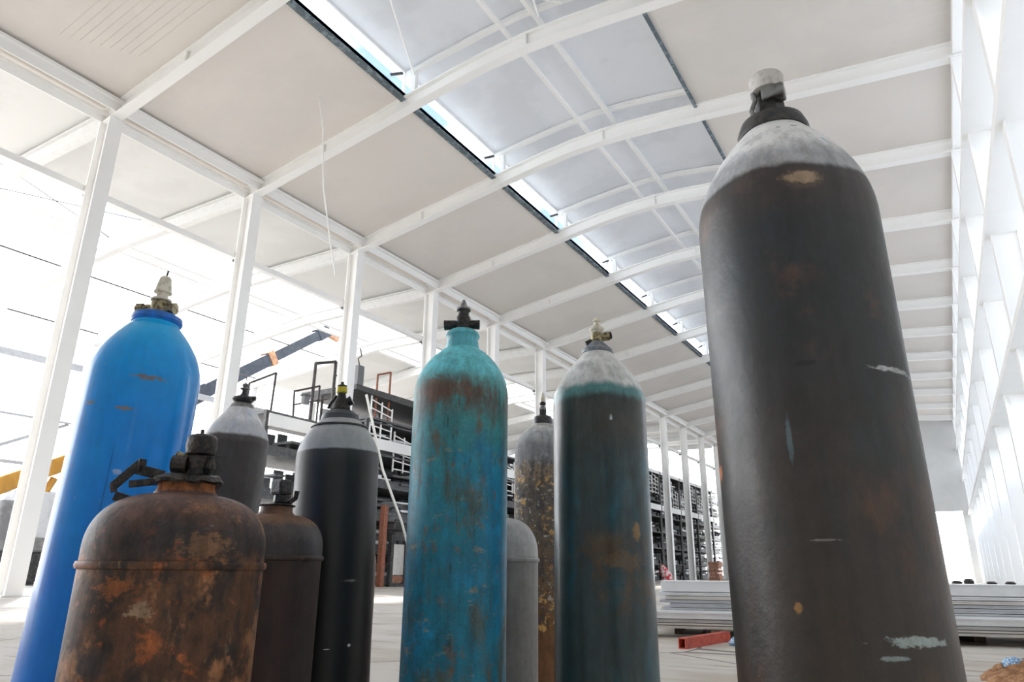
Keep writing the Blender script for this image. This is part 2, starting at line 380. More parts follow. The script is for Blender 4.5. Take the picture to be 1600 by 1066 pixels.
# columns, right row with deep webs
c1 = None
for i, y in enumerate(FR + [2.4, -1.0]):
    lab = 'deep white steel column against the right wall, %s from the camera' % ORD[i] if i < len(FR) else 'deep white steel column against the right wall behind the camera, outside the photo'
    if c1 is None:
        c1 = empty('steel_column', (1.5 * S, y * S, 0), lab, 'column', 'right row of steel columns')
        m = MB(); m.box(-.18, -.155, -.11, .11, 0.02, 8.93); m.box(.155, .18, -.11, .11, 0.02, 8.93); m.box(-.155, .155, -.06, .06, 0.02, 8.93)
        m.build('shaft', M['steel'], c1, scale=S)
        MB().box(-.24, .24, -.2, .2, 0, .02).build('base_plate', M['steel'], c1, scale=S)
    else: dup(c1, (1.5 * S, y * S, 0), lab)

# longitudinal members
def long_beam(name, boxes, lab, cat, mat='steel', grp=None):
    m = MB()
    for b in boxes: m.box(*b)
    return tag(m.build(name, M[mat], scale=S), lab, cat, grp)
long_beam('eave_girder', [(-12.62, -12.5, Y0, Y1, 8.62, 8.68), (-12.57, -12.55, Y0, Y1, 8.46, 8.62)], 'white channel running along the tops of the left-hand columns, under the roof edge', 'girder')
long_beam('eave_girder', [(-12.23, -12.05, Y0, Y1, 8.74, 8.8), (-12.15, -12.13, Y0, Y1, 8.56, 8.74)], 'white inner eave beam along the left edge of the ceiling panels', 'girder')
long_beam('wall_girt', [(-12.72, -12.58, Y0, Y1, 6.975, 7.1)], 'thin white girt joining the left-hand columns below the eave', 'girt')
long_beam('wall_girt', [(1.24, 1.66, Y0 + .02, Y1 - .02, 7.38, 7.5)], 'upper white box girt across the right-hand columns', 'girt')
long_beam('wall_girt', [(1.24, 1.66, Y0 + .02, Y1 - .02, 5.52, 5.66)], 'middle white box girt across the right-hand columns', 'girt')
long_beam('wall_girt', [(1.24, 1.66, Y0 + .02, Y1 - .02, 3.66, 3.78)], 'lower white box girt across the right-hand columns', 'girt')
long_beam('eave_girder', [(1.36, 1.5, Y0, Y1, 8.97, 9.12), (1.58, 1.7, Y0, Y1, 8.97, 9.05)], 'white eave beam along the right edge of the ceiling above the columns', 'girder')
for x, z, wd, lab in ((-5.55, 9.83, .07, 'slim white purlin under the lantern roof, the left one of the pair'), (-5.05, 10.16, .09, 'wider white ridge purlin at the top of the lantern roof, right one of the pair')):
    long_beam('lantern_purlin', [(x - wd / 2, x + wd / 2, Y0, Y1, z, z + .08)], lab, 'purlin')
# rod bracing of the lantern near the camera
for a, b, lab in (((-7.8, 9.02, 9.95), (-6.3, 5.9, 10.2), 'thin white brace from the nearest lantern post up to the lantern ridge'),
                  ((-6.6, 6.2, 9.9), (-4.4, 8.9, 10.0), 'thin white bracing rod curving below the lantern roof near the top of the photo'),
                  ((-4.2, 6.6, 9.95), (-4.9, 8.95, 10.0), 'short white bracing rod meeting the lantern rafter near the top of the photo')):
    mid = [(a[k] + b[k]) / 2 for k in range(3)]; mid[2] -= .06
    tag(MB().tube([a, mid, b], .022, 8).build('brace_rod', M['steel'], scale=S, smooth=True), lab, 'brace')
# corrugation ribs left bare in the first bay
tag(MB().tube([(-9.28, 7.95, 9.30), (-9.1, 7.97, 8.5), (-8.95, 8.0, 7.2), (-8.65, 8.02, 6.0), (-8.42, 8.0, 5.3)], .014, 8).build('hanging_cord', M['cord'], scale=S, smooth=True), 'white cord hanging loose from the ceiling between the first two rafters', 'cord')

# right wall cross bracing
for a, b, lab in (((1.8, 15.9, .4), (1.8, 22.6, 5.4), 'pale diagonal brace on the right wall rising away from the camera'), ((1.8, 22.8, .4), (1.8, 29.4, 5.4), 'pale diagonal brace on the right wall, the farther one')):
    tag(MB().bar(a, b, .1, .1).build('wall_brace', M['steel_out'], scale=S), lab, 'brace')

# ---- outer aisle beyond the left row
m = MB(); m.sweep([(-12.78, 8.66), (-16.05, 8.68)], Y0, Y1, .16, .22); m.sweep([(-18.6, 8.62), (-19.3, 8.48), (-20.6, 8.34), (-23.7, 8.06), (-24.6, 7.98)], 19.4, Y1, .16, .22)
tag(m.build('ceiling', M['aisle'], scale=S), kind='structure')
AR = [(-12.66, 8.40), (-15.0, 8.42), (-17.6, 8.42), (-19.3, 8.28), (-20.6, 8.14), (-23.7, 7.86), (-24.6, 7.78)]
a0 = None
for i, y in enumerate(FR + [2.4]):
    lab = 'white rafter of the outer aisle on the left, %s from the camera' % ORD[i] if i < len(FR) else 'white rafter of the outer aisle beside the camera, outside the photo'
    if a0 is None:
        a0 = empty('aisle_rafter', (0, y * S, 0), lab, 'rafter', 'outer aisle rafters')
        m = MB(); m.sweep(AR, -.09, .09, 0, .03); m.sweep(AR, -.02, .02, .03, .32); m.sweep(AR, -.09, .09, .32, .35)
        m.build('beam', M['steel_out'], a0, scale=S)
        m = MB(); m.box(-24.8, -24.5, -.13, .13, 0, 7.8); m.build('outer_post', M['steel_out'], a0, scale=S)
    else: dup(a0, (0, y * S, 0), lab)
long_beam('aisle_beam', [(-16.2, -16.06, Y0, Y1, 8.78, 8.95)], 'white beam at the outer edge of the aisle roof sheets', 'beam', 'steel_out')
long_beam('aisle_beam', [(-18.1, -17.95, Y0, Y1, 8.78, 8.95), (-18.55, -18.4, Y0, Y1, 8.74, 8.86)], 'pair of pale beams beyond the open strip of the aisle roof', 'beam', 'steel_out')
for i, (x, z, t_, lab) in enumerate(((-20.4, 8.54, .03, 'thin black cable line running the length of the aisle'), (-24.4, 8.18, .035, 'thin dark rod along the outer edge of the aisle'))):
    tag(MB().tube([(x, 3, z), (x, 19.2, z)], t_ * .8, 6).build('cable', M['dark'], scale=S), lab, 'cable')
for z, h, lab in ((6.85, .22, 'pale grey girt across the outer posts, the upper broad one'), (5.0, .06, 'thin grey girt across the outer posts, middle height'), (3.5, .1, 'low grey girt across the outer posts, above the excavator')):
    long_beam('outer_girt', [(-24.9, -24.8, 4, Y1, z, z + h)], lab, 'girt', 'outer')
for a, b, lab in (((-16.2, 5.0, 8.8), (-17.95, 8.9, 8.8), 'thin dark cross rod in the open strip of the aisle roof, slanting away'), ((-17.95, 5.6, 8.8), (-16.2, 8.9, 8.8), 'thin dark cross rod in the open strip of the aisle roof, slanting nearer')):
    tag(MB().tube([a, b], .012, 6).build('cross_rod', M['darkgrey'], scale=S), lab, 'rod')
for k, (y, z) in enumerate(((9.18, 3.4), (12.57, 4.2))):
    tag(MB().bar((-24.965, y, z), (-24.965, y + 3.12, z + 1.6), .12, .1).build('outer_brace', M['outer'], scale=S), 'pale diagonal brace between the outer posts, %s one' % ('nearer' if k == 0 else 'farther'), 'brace')

# ================================================================ racks and scaffolds beyond the left row
def rack_bay(y, top, i, n_lv, dense):
    """one storage rack, 3.3 units long, shelves full of bundled stock"""
    rnd = random.Random(i * 13 + 5)
    R_ = empty('storage_rack', (-13.3 * S, y * S, 0), RACKLAB[i], 'rack', 'dark storage racks beyond the columns')
    ln = 3.25
    for (x, yy) in ((0, 0), (0, ln), (-1.7, 0), (-1.7, ln)):
        MB().box(x - .05, x + .05, yy - .05, yy + .05, 0, top).build('post', M['dark'], R_, scale=S)
    zs = [k * top / n_lv for k in range(1, n_lv + 1)]
    for k, z in enumerate(zs):
        s_ = MB(); s_.box(-1.72, .02, .05, ln - .05, z - .05, z); s_.build('shelf', M['darkgrey'], R_, scale=S)
    # pale fascia beam
    MB().box(.051, .1, 0.02, ln - .02, 3.62, 3.92).build('fascia', M['steel'], R_, scale=S)
    if top > 5.3: MB().box(.051, .1, .02, ln - .02, 5.6, 5.76).build('fascia', M['steel'], R_, scale=S)
    # ladder-like white frames standing on the shelves
    for q in range(3 if i else 0):
        y0 = .12 + q * 1.05 + rnd.random() * .1; z0 = rnd.choice([zs[-1] - 1.3, 3.95]) if dense else 3.95
        z0 = min(z0, top - .05)
        f = MB(); hh = 1.15
        for yy in (y0, y0 + .45, y0 + .9): f.bar((0.0, yy, z0), (0.0, yy, z0 + hh - .25 * (yy - y0)), .035)
        for kk in range(5): f.bar((0.0, y0, z0 + .08 + kk * .24), (0.0, y0 + .9, z0 + .06 + kk * .2), .03)
        f.build('ladder_frame', M['steel'], R_, scale=S)
    for k, z in enumerate([0.02] + zs[:-1]):
        s_ = MB(); d_ = MB()
        hgt = (zs[0]) * .8
        for q in range(int(9 if dense else 5)):
            yy = .1 + rnd.random() * 2.3; l_ = .25 + rnd.random() * .7; h_ = hgt * (.05 + rnd.random() * .1); zz = z + .003 + rnd.random() * (hgt - h_)
            (s_ if rnd.random() < .42 else d_).box(-.45 - rnd.random() * .5, -.06 - rnd.random() * .2, yy, min(yy + l_, ln - .1), zz, zz + h_)
        for q in range(8): d_.box(-1.0, -.96 , .06 + q * .39, .06 + q * .39 + .3, z, z + hgt * (.5 + .5 * rnd.random()))
        d_.box(-.9, -.2, .06, ln - .06, z + .001, z + hgt * .3)
        s_.build('stock', M['sheet'], R_, scale=S)['kind'] = 'stuff'
        d_.build('stock', M['darkgrey'], R_, scale=S)['kind'] = 'stuff'
    if dense: MB().box(-1.66, -1.6, .05, ln - .05, .05, top - .06).build('back_sheet', M['dark'], R_, scale=S)
    return R_
RACKLAB = ['open dark rack with sky showing through, seen between the two charcoal cylinders',
           'tall dark rack with white ladder frames, seen left of the teal cylinder',
           'dark rack hidden mostly behind the teal cylinder',
           'dark rack glimpsed between the teal cylinder and the flaking brown one',
           'dark rack standing behind the flaking brown cylinder',
           'dark rack standing behind the grey-green cylinder, nearer of two',
           'dark rack standing behind the grey-green cylinder, farther of two',
           'dark rack seen right beside the grey-green cylinder',
           'dark rack seen between the far columns in the middle of the gap',
           'dark rack seen just left of the biggest cylinder',
           'dark rack next to last in the row',
           'farthest dark rack at the end of the row']
for i in range(12):
    rack_bay(10.9 + i * 3.4, 4.0 if i == 0 else (4.4 if i < 5 else 5.8), i, 4 if i == 0 else (5 if i < 5 else 7), i > 0)

# dark platform slabs cantilevered above the near racks
m = MB(); m.hull8([(-13.2, 13.7, 5.12), (-13.2, 19.6, 5.0), (-15.3, 19.6, 5.0), (-15.3, 13.7, 5.12), (-13.2, 13.7, 5.26), (-13.2, 19.6, 5.3), (-15.3, 19.6, 5.3), (-15.3, 13.7, 5.26)])
t = empty('scaffold_platform', (0, 0, 0), 'dark platform slab on props high above the racks, left of the teal cylinder', 'platform')
m.build('deck', M['dark'], t, scale=S)
for yy in (14.1, 16.6, 19.2): MB().tube([(-14.9, yy, 4.3), (-14.9, yy, 5.1)], .04, 8).build('prop', M['pipe'], t, scale=S)
m = MB(); m.hull8([(-13.2, 14.3, 4.42), (-13.2, 19.6, 4.42), (-15.1, 19.6, 4.42), (-15.1, 14.3, 4.42), (-13.2, 14.3, 4.48), (-13.2, 19.6, 4.48), (-15.1, 19.6, 4.9), (-15.1, 14.3, 4.9)])
tag(m.build('tarpaulin_roof', M['darkgrey'], scale=S), 'sloping grey tarpaulin roof just under the dark platform', 'tarpaulin')
# pipe guard frames standing on the racks
def gframe(pts, lab, mat='pipe', r=.027, extra=()):
    t = empty('guard_frame', (0, 0, 0), lab, 'frame', 'pipe guard frames')
    for a, b in zip(pts, pts[1:]):
        A = (-13.42, a[0], a[1]); B = (-13.42, b[0], b[1])
        MB().tube([A, B], r, 8).build('post' if abs(a[0] - b[0]) < .3 else 'rail', M[mat], t, scale=S, smooth=True)
    for a, b in extra: MB().tube([(-13.42, a[0], a[1]), (-13.42, b[0], b[1])], r * .8, 8).build('rail', M[mat], t, scale=S, smooth=True)
gframe([(10.35, 3.2), (10.4, 4.55), (11.13, 4.98), (11.1, 4.0)], 'dark pipe frame at the left end of the racks, above the charcoal cylinders')
gframe([(11.8, 4.01), (11.75, 4.65), (12.57, 4.97), (12.57, 4.01)], 'small dark pipe frame with a floodlight, beside the tall post', extra=[((11.75, 4.3), (12.9, 4.7))])
gframe([(12.35, 4.01), (12.36, 5.53), (13.06, 5.76), (13.06, 4.1)], 'tallest dark pipe post frame, left of the third white column', r=.042)
gframe([(14.75, 4.4), (14.75, 5.8), (15.3, 6.0), (15.3, 4.4)], 'rusty pipe frame above the dark platform, left of the teal cylinder', mat='rustpipe', r=.03)
# floodlights
def flood(y, z, lab):
    t = empty('floodlight', (-13.3 * S, y * S, z * S), lab, 'light', 'floodlights')
    MB().box(-.06, .06, -.09, .09, -.14, .08).build('housing', M['lamp'], t, scale=S, bevel=.01)
    MB().lathe([(.16, 0), (.1, .06), (.02, .1)], 12, (0, 0, .08)).build('hood', M['lamp'], t, scale=S)
    return t
flood(12.03, 4.5, 'dark grey floodlight with a hood on the small pipe frame')
flood(13.2, 5.3, 'tiny dark floodlight left of the third white column')
t = empty('winch_box', (-13.3 * S, 13.85 * S, 5.27 * S), 'grey upright box with a hook at the end of the dark platform', 'box')
MB().box(-.08, .08, -.12, .12, 0, .55).build('housing', M['lamp'], t, scale=S, bevel=.01)
MB().tube([(0, 0, .55), (0, -.08, .75), (0, .05, .85), (0, -.02, 1.05)], .018, 8).build('hook', M['dark'], t, scale=S)
# leaning pale pole and rusty post
tag(MB().tube([(-12.78, 13.65, 4.9), (-12.78, 14.5, 3.0), (-12.78, 15.4, 1.7), (-12.78, 16.3, .03)], .035, 8).build('leaning_pole', M['cord'], scale=S, smooth=True), 'pale pole leaning down across the dark rack left of the teal cylinder', 'pole')
tag(MB().box(-13.1, -12.95, 14.88, 15.03, 0, 2.1).build('rusty_post', M['rustpipe'], scale=S), 'rust-red post standing in front of the dark rack', 'post')
t = empty('door_frame', (-13.05 * S, 15.3 * S, 0), 'black door-like frame with a pale panel beside the rust-red post', 'frame')
m = MB(); m.box(-.05, .05, 0, .12, 0, 1.35); m.box(-.05, .05, .6, .72, 0, 1.35); m.box(-.05, .05, .12, .6, 1.2, 1.45); m.box(-.05, .05, .12, .6, 0, .08); m.build('frame', M['dark'], t, scale=S)
MB().box(-.02, .02, .12, .6, .3, 1.1).build('panel', M['sheet3'], t, scale=S)
MB().box(-.02, .02, .12, .6, .1, .28).build('lower_panel', M['clay'], t, scale=S)
t = empty('toolbox', (-13.05 * S, 15.55 * S, 1.45 * S), 'black tool case sitting on top of the door-like frame', 'box')
m = MB().box(-.2, .2, -.35, .4, 0, .22); m.build('case', M['dark'], t, scale=S, bevel=.06)
MB().tube([(0, -.12, .22), (0, -.08, .3), (0, .12, .3), (0, .16, .22)], .02, 8).build('handle', M['black'], t, scale=S)
# red and white bundle, clay bricks
o = MB(); o.tube([(-12.0, 34.8, .0), (-12.0, 34.7, .25), (-12.1, 34.5, .55), (-12.1, 34.4, .75)], [.26, .26, .2, .08], 10)
tag(o.build('cloth_bundle', M['redcloth'], scale=S, smooth=True), 'red and white cloth bundle at the foot of a far column', 'cloth')
m = MB()
for k in range(5): m.box(-11.7 + (k % 2) * .04, -11.1 - (k % 2) * .04, 40.9, 41.6, k * .2, k * .2 + .19)
tag(m.build('brick_stack', M['clay'], scale=S), 'small stack of reddish bricks at the foot of a far column', 'bricks')

# ================================================================ crane and excavator in the yard
t = empty('crane', (-27.5 * S, 15.0 * S, 0), 'mobile crane with a long grey telescopic boom reaching up over the racks', 'crane')
def rel(p, o=(-27.5, 15.0, 0)): return tuple((a - b) for a, b in zip(p, o))
def bp(k): return (-27.5, 18.0 + (26.0 - 18.0) * k, 7.25 + (12.95 - 7.25) * k)
def bpr(k): return rel(bp(k))
MB().bar(bpr(-.45), bpr(.12), .6, .72).build('boom_base', M['cranegrey'], t, scale=S, bevel=.04)
MB().bar(bpr(.06), bpr(.55), .5, .6).build('boom_section', M['cranegrey'], t, scale=S, bevel=.04)
MB().bar(bpr(.5), bpr(.92), .4, .5).build('boom_section', M['cranegrey'], t, scale=S, bevel=.04)
MB().bar(bpr(.52), bpr(.56), .6, .74).build('boom_collar', M['craneorange'], t, scale=S, bevel=.03)
MB().bar(bpr(.9), rel((-27.5, 25.9, 12.9)), .5, .66).build('boom_head', M['cranegrey'], t, scale=S, bevel=.05)
MB().bar(rel((-27.5, 25.8, 12.75)), rel((-27.5, 26.75, 12.6)), .26, .28).build('head_hook', M['craneorange'], t, scale=S, bevel=.03)
MB().box(-1.1, 1.1, -3.2, 2.2, .6, 1.7).build('chassis', M['undercar'], t, scale=S, bevel=.1)
MB().box(-1, .2, -2.6, -1.0, 1.7, 3.0).build('cab', M['undercar'], t, scale=S, bevel=.12)
MB().box(-.5, .8, -1.0, .6, 1.7, 4.4).build('turret', M['cranegrey'], t, scale=S, bevel=.1)
for x in (-.95, .95):
    for y in (-2.5, -.8, 1.2): MB().lathe([(.2, -.16), (.55, -.16), (.62, -.1), (.62, .1), (.55, .16), (.2, .16)], 20, (x, y, .62), 'x').build('wheel', M['dark'], t, scale=S)
t = empty('excavator', (-20 * S, 9.2 * S, 0), 'yellow excavator behind the nearest white column, its arm bent over the grey body', 'excavator')
MB().bar((0, -2.0, 1.55), (0, -.45, 2.45), .3, .42).bar((0, -.5, 2.42), (0, .9, 3.15), .3, .42).build('boom', M['digger'], t, scale=S, bevel=.05)
MB().tube([(0, -.4, 1.2), (0, .05, 1.55), (0, .35, 2.0), (0, .6, 2.65)], .1, 8).build('stick', M['digger'], t, scale=S, smooth=True)
MB().box(-.9, .9, -.9, 1.5, .75, 1.95).build('body', M['undercar'], t, scale=S, bevel=.1)
MB().box(.2, .95, -.3, .5, 1.1, 2.2).build('cab', M['sheet2'], t, scale=S, bevel=.06)
for x in (-.8, .8):
    m = MB(); m.lathe([(.0, -.2), (.35, -.2), (.35, .2), (0, .2)], 16, (x, -1, .37), 'x'); m.lathe([(.0, -.2), (.35, -.2), (.35, .2), (0, .2)], 16, (x, 1.4, .37), 'x'); m.box(x - .2, x + .2, -1, 1.4, .02, .72)
    m.build('track', M['dark'], t, scale=S)

# ================================================================ stacks of sheet metal on the floor (metres from here on)
def stack(name, loc, ln, dp, layers, lab, rot, seed):
    rnd = random.Random(seed)
    t = empty(name, loc, lab, 'stack', None, (0, 0, rot))
    for k in range(6): MB().box(-.06, .06, -.02, dp, 0, .1).build('timber_bearer', M['timber'], t, loc=(.25 + k * (ln - .5) / 5, 0, 0))
    z = .1
    for k, (h, mt) in enumerate(layers):
        a = rnd.uniform(0, .18); b = rnd.uniform(0, .12); d = rnd.uniform(-.03, .03)
        m = MB(); m.box(a, ln - b, d + .015, dp, z, z + h - .008)
        m.box(a, ln - b, d, d + .06, z + h - .02, z + h - .008)
        m.box(a, ln - b, d, d + .06, z, z + .012)
        m.build('sheet_pack', M[mt], t, bevel=.002)
        z += h
    return t, z
lay = [(.045, 'sheet3'), (.035, 'sheet'), (.05, 'sheet'), (.075, 'sheet'), (.05, 'sheet2'), (.04, 'sheet2'), (.045, 'sheet3'), (.045, 'sheet'), (.13, 'sheet')]
t, zt = stack('sheet_stack', (-3.2, 8.85, 0), 5.9, 1.0, lay, 'long high stack of white sheet-metal packs behind the biggest cylinder', math.radians(17), 3)
t2, z2 = stack('sheet_stack', (-3.75, 8.12, 0), 6.3, .48, [(.035, 'sheet3'), (.03, 'sheet3'), (.04, 'sheet'), (.075, 'sheet')], 'low front stack of sheet metal lying before the high stack', math.radians(17), 5)
m = MB(); m.lathe([(.02, 0), (.3, .0), (.34, .04), (.26, .09), (.12, .13), (0.0, .14)], 14, (0, 0, 0))
o = m.build('plastic_wrap', M['plastic'], smooth=True, loc=(-3.35, 8.45, z2)); o.scale = (.7, .5, 1.2); tag(o, 'crumpled clear plastic wrap lying on the low front stack', 'plastic')
t3, z3 = stack('sheet_stack', (-18.4, 9.0, 0), 5.2, 2.2, [(.06, 'sheet2'), (.05, 'sheet3'), (.09, 'sheet'), (.06, 'sheet2')], 'low stack of pale sheets at the left beside the nearest column foot', math.radians(0), 8)
for k, (a, h) in enumerate(((.0, .035), (.12, .06), (.34, .03), (.52, .03))):
    q = MB(); q.lathe([(.05, 0), (.055, h * .5), (.03, h), (0, h)], 9)
    x, y = .02 + a, 9.95 + a * .3
    o = q.build('debris_lump', M['soot'], loc=(x, y, zt)); tag(o, ('dark lump of debris on the top sheet pack, %s from the left' % ['first', 'second and tallest', 'third', 'fourth'][k]), 'debris', 'debris lumps on the sheet stack')
# red channel offcut, crumpled bit, soil heap
m = MB(); m.box(-.04, .04, 0, 1.1, 0, .01); m.box(-.04, -.03, 0, 1.1, .01, .09); m.box(.03, .04, 0, 1.1, .01, .09); m.box(-.04, .04, 0, 1.1, .09, .1)
o = m.build('channel_offcut', M['redsteel'], loc=(-2.39, 7.25, 0)); o.rotation_euler = (0, 0, math.radians(-8)); tag(o, 'red painted steel channel offcut lying on the floor before the stack', 'offcut')
o = MB().lathe([(.08, 0), (.09, .03), (.04, .08), (0, .12)], 9).build('paper_scrap', M['bluebit'], loc=(-2.02, 7.9, 0)); tag(o, 'crumpled blue and white scrap beside the red channel', 'scrap')
m = MB(); rnd = random.Random(4); n = 60
vs = [[m.bm.verts.new((i / n * 2.2 - 1.1, j / n * 1.4 - .7, 0)) for j in range(n + 1)] for i in range(n + 1)]
for i in range(n + 1):
    for j in range(n + 1):
        u = (i / n * 2 - 1); v = (j / n * 2 - 1); d = max(0, 1 - (u * u + v * v))
        vs[i][j].co.z = .2 * d ** .6 * (1 + rnd.uniform(-.25, .25)) if d > 0 else 0
for i in range(n):
    for j in range(n): m.bm.faces.new((vs[i][j], vs[i + 1][j], vs[i + 1][j + 1], vs[i][j + 1]))
tag(m.build('soil_heap', M['rubble'], smooth=True, ang=25, loc=(1.15, 6.6, -.002)), 'low heap of crumbly orange-brown soil at the bottom right corner', 'soil')
o = MB().lathe([(.07, 0), (.08, .03), (.05, .06), (0, .07)], 8).build('plastic_scrap', M['bluebit'], loc=(.28, 6.55, .09)); tag(o, 'blue and white plastic scrap on the edge of the soil heap', 'scrap')

# ================================================================ GAS CYLINDERS
def dome(r, zs, rn, zn, k=2.0, n=24, cone=0.):
    """smooth shoulder: a cubic curve from the body wall up to the neck"""
    W_, H_ = r - rn, zn - zs; q = min(1, cone / .6); c_ = .55 + (k - 2) * .3
    p0 = (r, zs); p1 = (r, zs + H_ * (c_ * (1 - q) + .42 * q)); p2 = (rn + W_ * (c_ * (1 - q) + .28 * q), zn - H_ * .30 * q); p3 = (rn, zn)
    out = []
    for i in range(n + 1):
        t_ = i / n; u_ = 1 - t_
        out.append(tuple(u_ ** 3 * p0[j] + 3 * u_ * u_ * t_ * p1[j] + 3 * u_ * t_ * t_ * p2[j] + t_ ** 3 * p3[j] for j in (0, 1)))
    return out
def cylinder(name, base, tilt, r, zs, rn, zn, mat, lab, k=2.0, cone=0., seam=None, grp='gas cylinders', extra_neck=None):
    t = empty(name, (base[0] - tilt[0] * 0, base[1], 0), lab, 'gas cylinder', grp, (-math.atan(tilt[1]), math.atan(tilt[0]), 0))
    pr = [(r * .6, .004), (r * .93, .004), (r * .985, .02), (r, .05), (r, zs * .5)]
    if seam:
        pr += [(r, seam - .006), (r + .0035, seam - .005), (r + .005, seam), (r + .0035, seam + .005), (r, seam + .006)]
    pr += dome(r, zs, rn, zn, k, 24, cone)
    if extra_neck: pr += extra_neck
    MB().lathe(pr, 96).build('body', mat, t, smooth=True, ang=35)
    return t
def ring(t, name, prof, mat, n=40, **kw): return MB().lathe(prof, n).build(name, mat, t, smooth=True, ang=30, **kw)

# --- biggest cylinder, right foreground
tl = (-.009, .019)
big = tank_mat('big_cylinder_paint', [(0, (.03, .021, .015)), (.72, (.032, .024, .019), .06), (.88, (.018, .020, .023), .1), (1.12, (.032, .026, .026), .02), (1.183, (.36, .37, .39), .005), (1.22, (.72, .73, .74), .02)],
    patches=[((.10, .042, .018), 7, (1, 1, .5), .5, .66, -.1, .9, .85), ((.014, .026, .034), 9, (1, 1, .5), .5, .66, .0, 1.16, .6), ((.11, .055, .035), 11, (1, 1, 1), .5, .7, .95, 1.17, .7), ((.12, .22, .32), 30, (1, 1, 1), .55, .68, 1.19, 1.25, .6),
             ((.03, .03, .03), 60, (1, 1, .25), .62, .72, -.1, 1.18, .6), ((.16, .15, .15), 40, (1, 1, 1.4), .58, .72, 1.16, 1.3, .35)],
    marks=[((.029, -.081, 1.16), (.022, .022, .010), (.5, .36, .24), .9, .9), ((.029, -.081, 1.158), (.03, .03, .017), (.12, .08, .05), .45, .6), ((.007, -.091, .932), (.013, .02, .004), (.008, .008, .01), .95, .4),
           ((.089, -.034, .927), (.03, .04, .0035), (.55, .57, .6), .75, 1.4), ((.073, -.064, .657), (.04, .04, .005), (.38, .46, .45), .75, 1.3), ((.051, -.082, .643), (.014, .02, .0028), (.3, .38, .38), .7, .8),
           ((-.109, -.027, .831), (.012, .012, .011), (.6, .2, .08), .9, .3), ((-.026, -.095, .685), (.005, .01, .006), (.4, .2, .06), .55, 1.2), ((.005, -.095, .749), (.016, .02, .0012), (.35, .32, .3), .5, 1.4), ((-.017, -.093, .851), (.0035, .02, .028), (.1, .16, .19), .6, .5),
           ((.022, -.04, 1.265), (.006, .03, .003), (.05, .05, .05), .8, .6), ((.004, -.04, 1.263), (.004, .03, .002), (.1, .1, .1), .8, .6)],
    rough=.38, metal=.0, bump=.35, bscale=70, spec=.7, tilt=tl, mot=.35, gain=1.4, wob=.014)
t = cylinder('gas_cylinder', (-.109, .869), tl, .11, 1.145, .041, 1.291, big, 'biggest gas cylinder, in the right foreground, dark brown-grey steel with a chipped whitish shoulder', k=2.0, cone=.42, extra_neck=[(.0415, 1.294)])
ring(t, 'neck_ring', [(.03, 1.2855), (.046, 1.2875), (.047, 1.2955), (.042, 1.3095), (.03, 1.3185), (.0, 1.3195)], M['gun'])
v = MB().lathe([(.016, 1.3165), (.021, 1.3235), (.019, 1.3455), (.017, 1.3495), (.016, 1.3635), (0, 1.3635)], 6).build('valve', M['black'], t)
MB().box(-.006, .024, -.022, .0, 1.3415, 1.3615).build('outlet', M['steelgrey'], v, bevel=.003)
MB().tube([(-.019, -.012, 1.3175), (-.022, -.013, 1.3335), (-.016, -.012, 1.3495), (-.018, -.01, 1.3635)], .0035, 8).build('lever', M['steelgrey'], v, smooth=True)
MB().lathe([(.018, 1.3615), (.023, 1.3635), (.0235, 1.3865), (.022, 1.3895), (.0, 1.3905)], 28).build('cap', M['whitecap'], v, smooth=True, ang=30)

# --- blue cylinder, left
tl = (-.005, .035)
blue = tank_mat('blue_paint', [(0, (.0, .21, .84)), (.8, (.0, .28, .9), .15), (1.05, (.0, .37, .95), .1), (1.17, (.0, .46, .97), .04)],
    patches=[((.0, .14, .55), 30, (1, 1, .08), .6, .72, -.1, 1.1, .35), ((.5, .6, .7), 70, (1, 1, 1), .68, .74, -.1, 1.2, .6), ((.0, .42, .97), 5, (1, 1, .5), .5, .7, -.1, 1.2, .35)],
    marks=[((.094, -.009, 1.08), (.03, .035, .006), (.22, .16, .1), .85, 1.5), ((.073, -.043, 1.013), (.02, .02, .005), (.25, .18, .1), .8, 1.2), ((.012, -.073, 1.023), (.015, .02, .0035), (.3, .22, .08), .8, 1.0),
           ((-.013, -.077, .927), (.006, .01, .006), (.1, .1, .12), .8, .8), ((.083, -.036, .889), (.008, .01, .006), (.5, .6, .75), .6, 1), ((.074, -.047, .864), (.001, .02, .09), (.0, .08, .3), .6, .2)],
    rough=.4, coat=.5, spec=.2, bump=.05, grit=.03, tilt=tl, mot=.08, gain=1.06)
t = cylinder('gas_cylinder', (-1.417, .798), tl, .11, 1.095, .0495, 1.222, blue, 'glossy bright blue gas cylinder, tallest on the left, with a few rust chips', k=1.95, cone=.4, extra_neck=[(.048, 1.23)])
ring(t, 'neck_ring', [(.03, 1.2260), (.050, 1.2280), (.053, 1.2340), (.051, 1.2440), (.04, 1.2500), (0, 1.2520)], tank_mat('blue_collar', [(0, (.0, .14, .55))], rough=.35, coat=.4, bump=.03, grit=.03))
v = MB().lathe([(.016, 1.2480), (.02, 1.2540), (.02, 1.2800), (.014, 1.2880), (0, 1.2900)], 12).build('valve', M['brass'], t, smooth=True)
b_ = Vector((.875, .485, 0)) # sideways as seen across the camera
MB().tube([b_ * -.008 + Vector((0, 0, 1.2670)), b_ * -.048 + Vector((0, 0, 1.2630))], .011, 10).build('outlet', M['brass'], v)
MB().tube([b_ * -.034 + Vector((0, 0, 1.2645)), b_ * -.05 + Vector((0, 0, 1.2630))], .014, 6).build('outlet_cap', M['brass'], v)
MB().tube([b_ * .005 + Vector((0, 0, 1.2680)), b_ * .036 + Vector((0, 0, 1.2660))], .0135, 8).build('safety_plug', M['brass'], v)
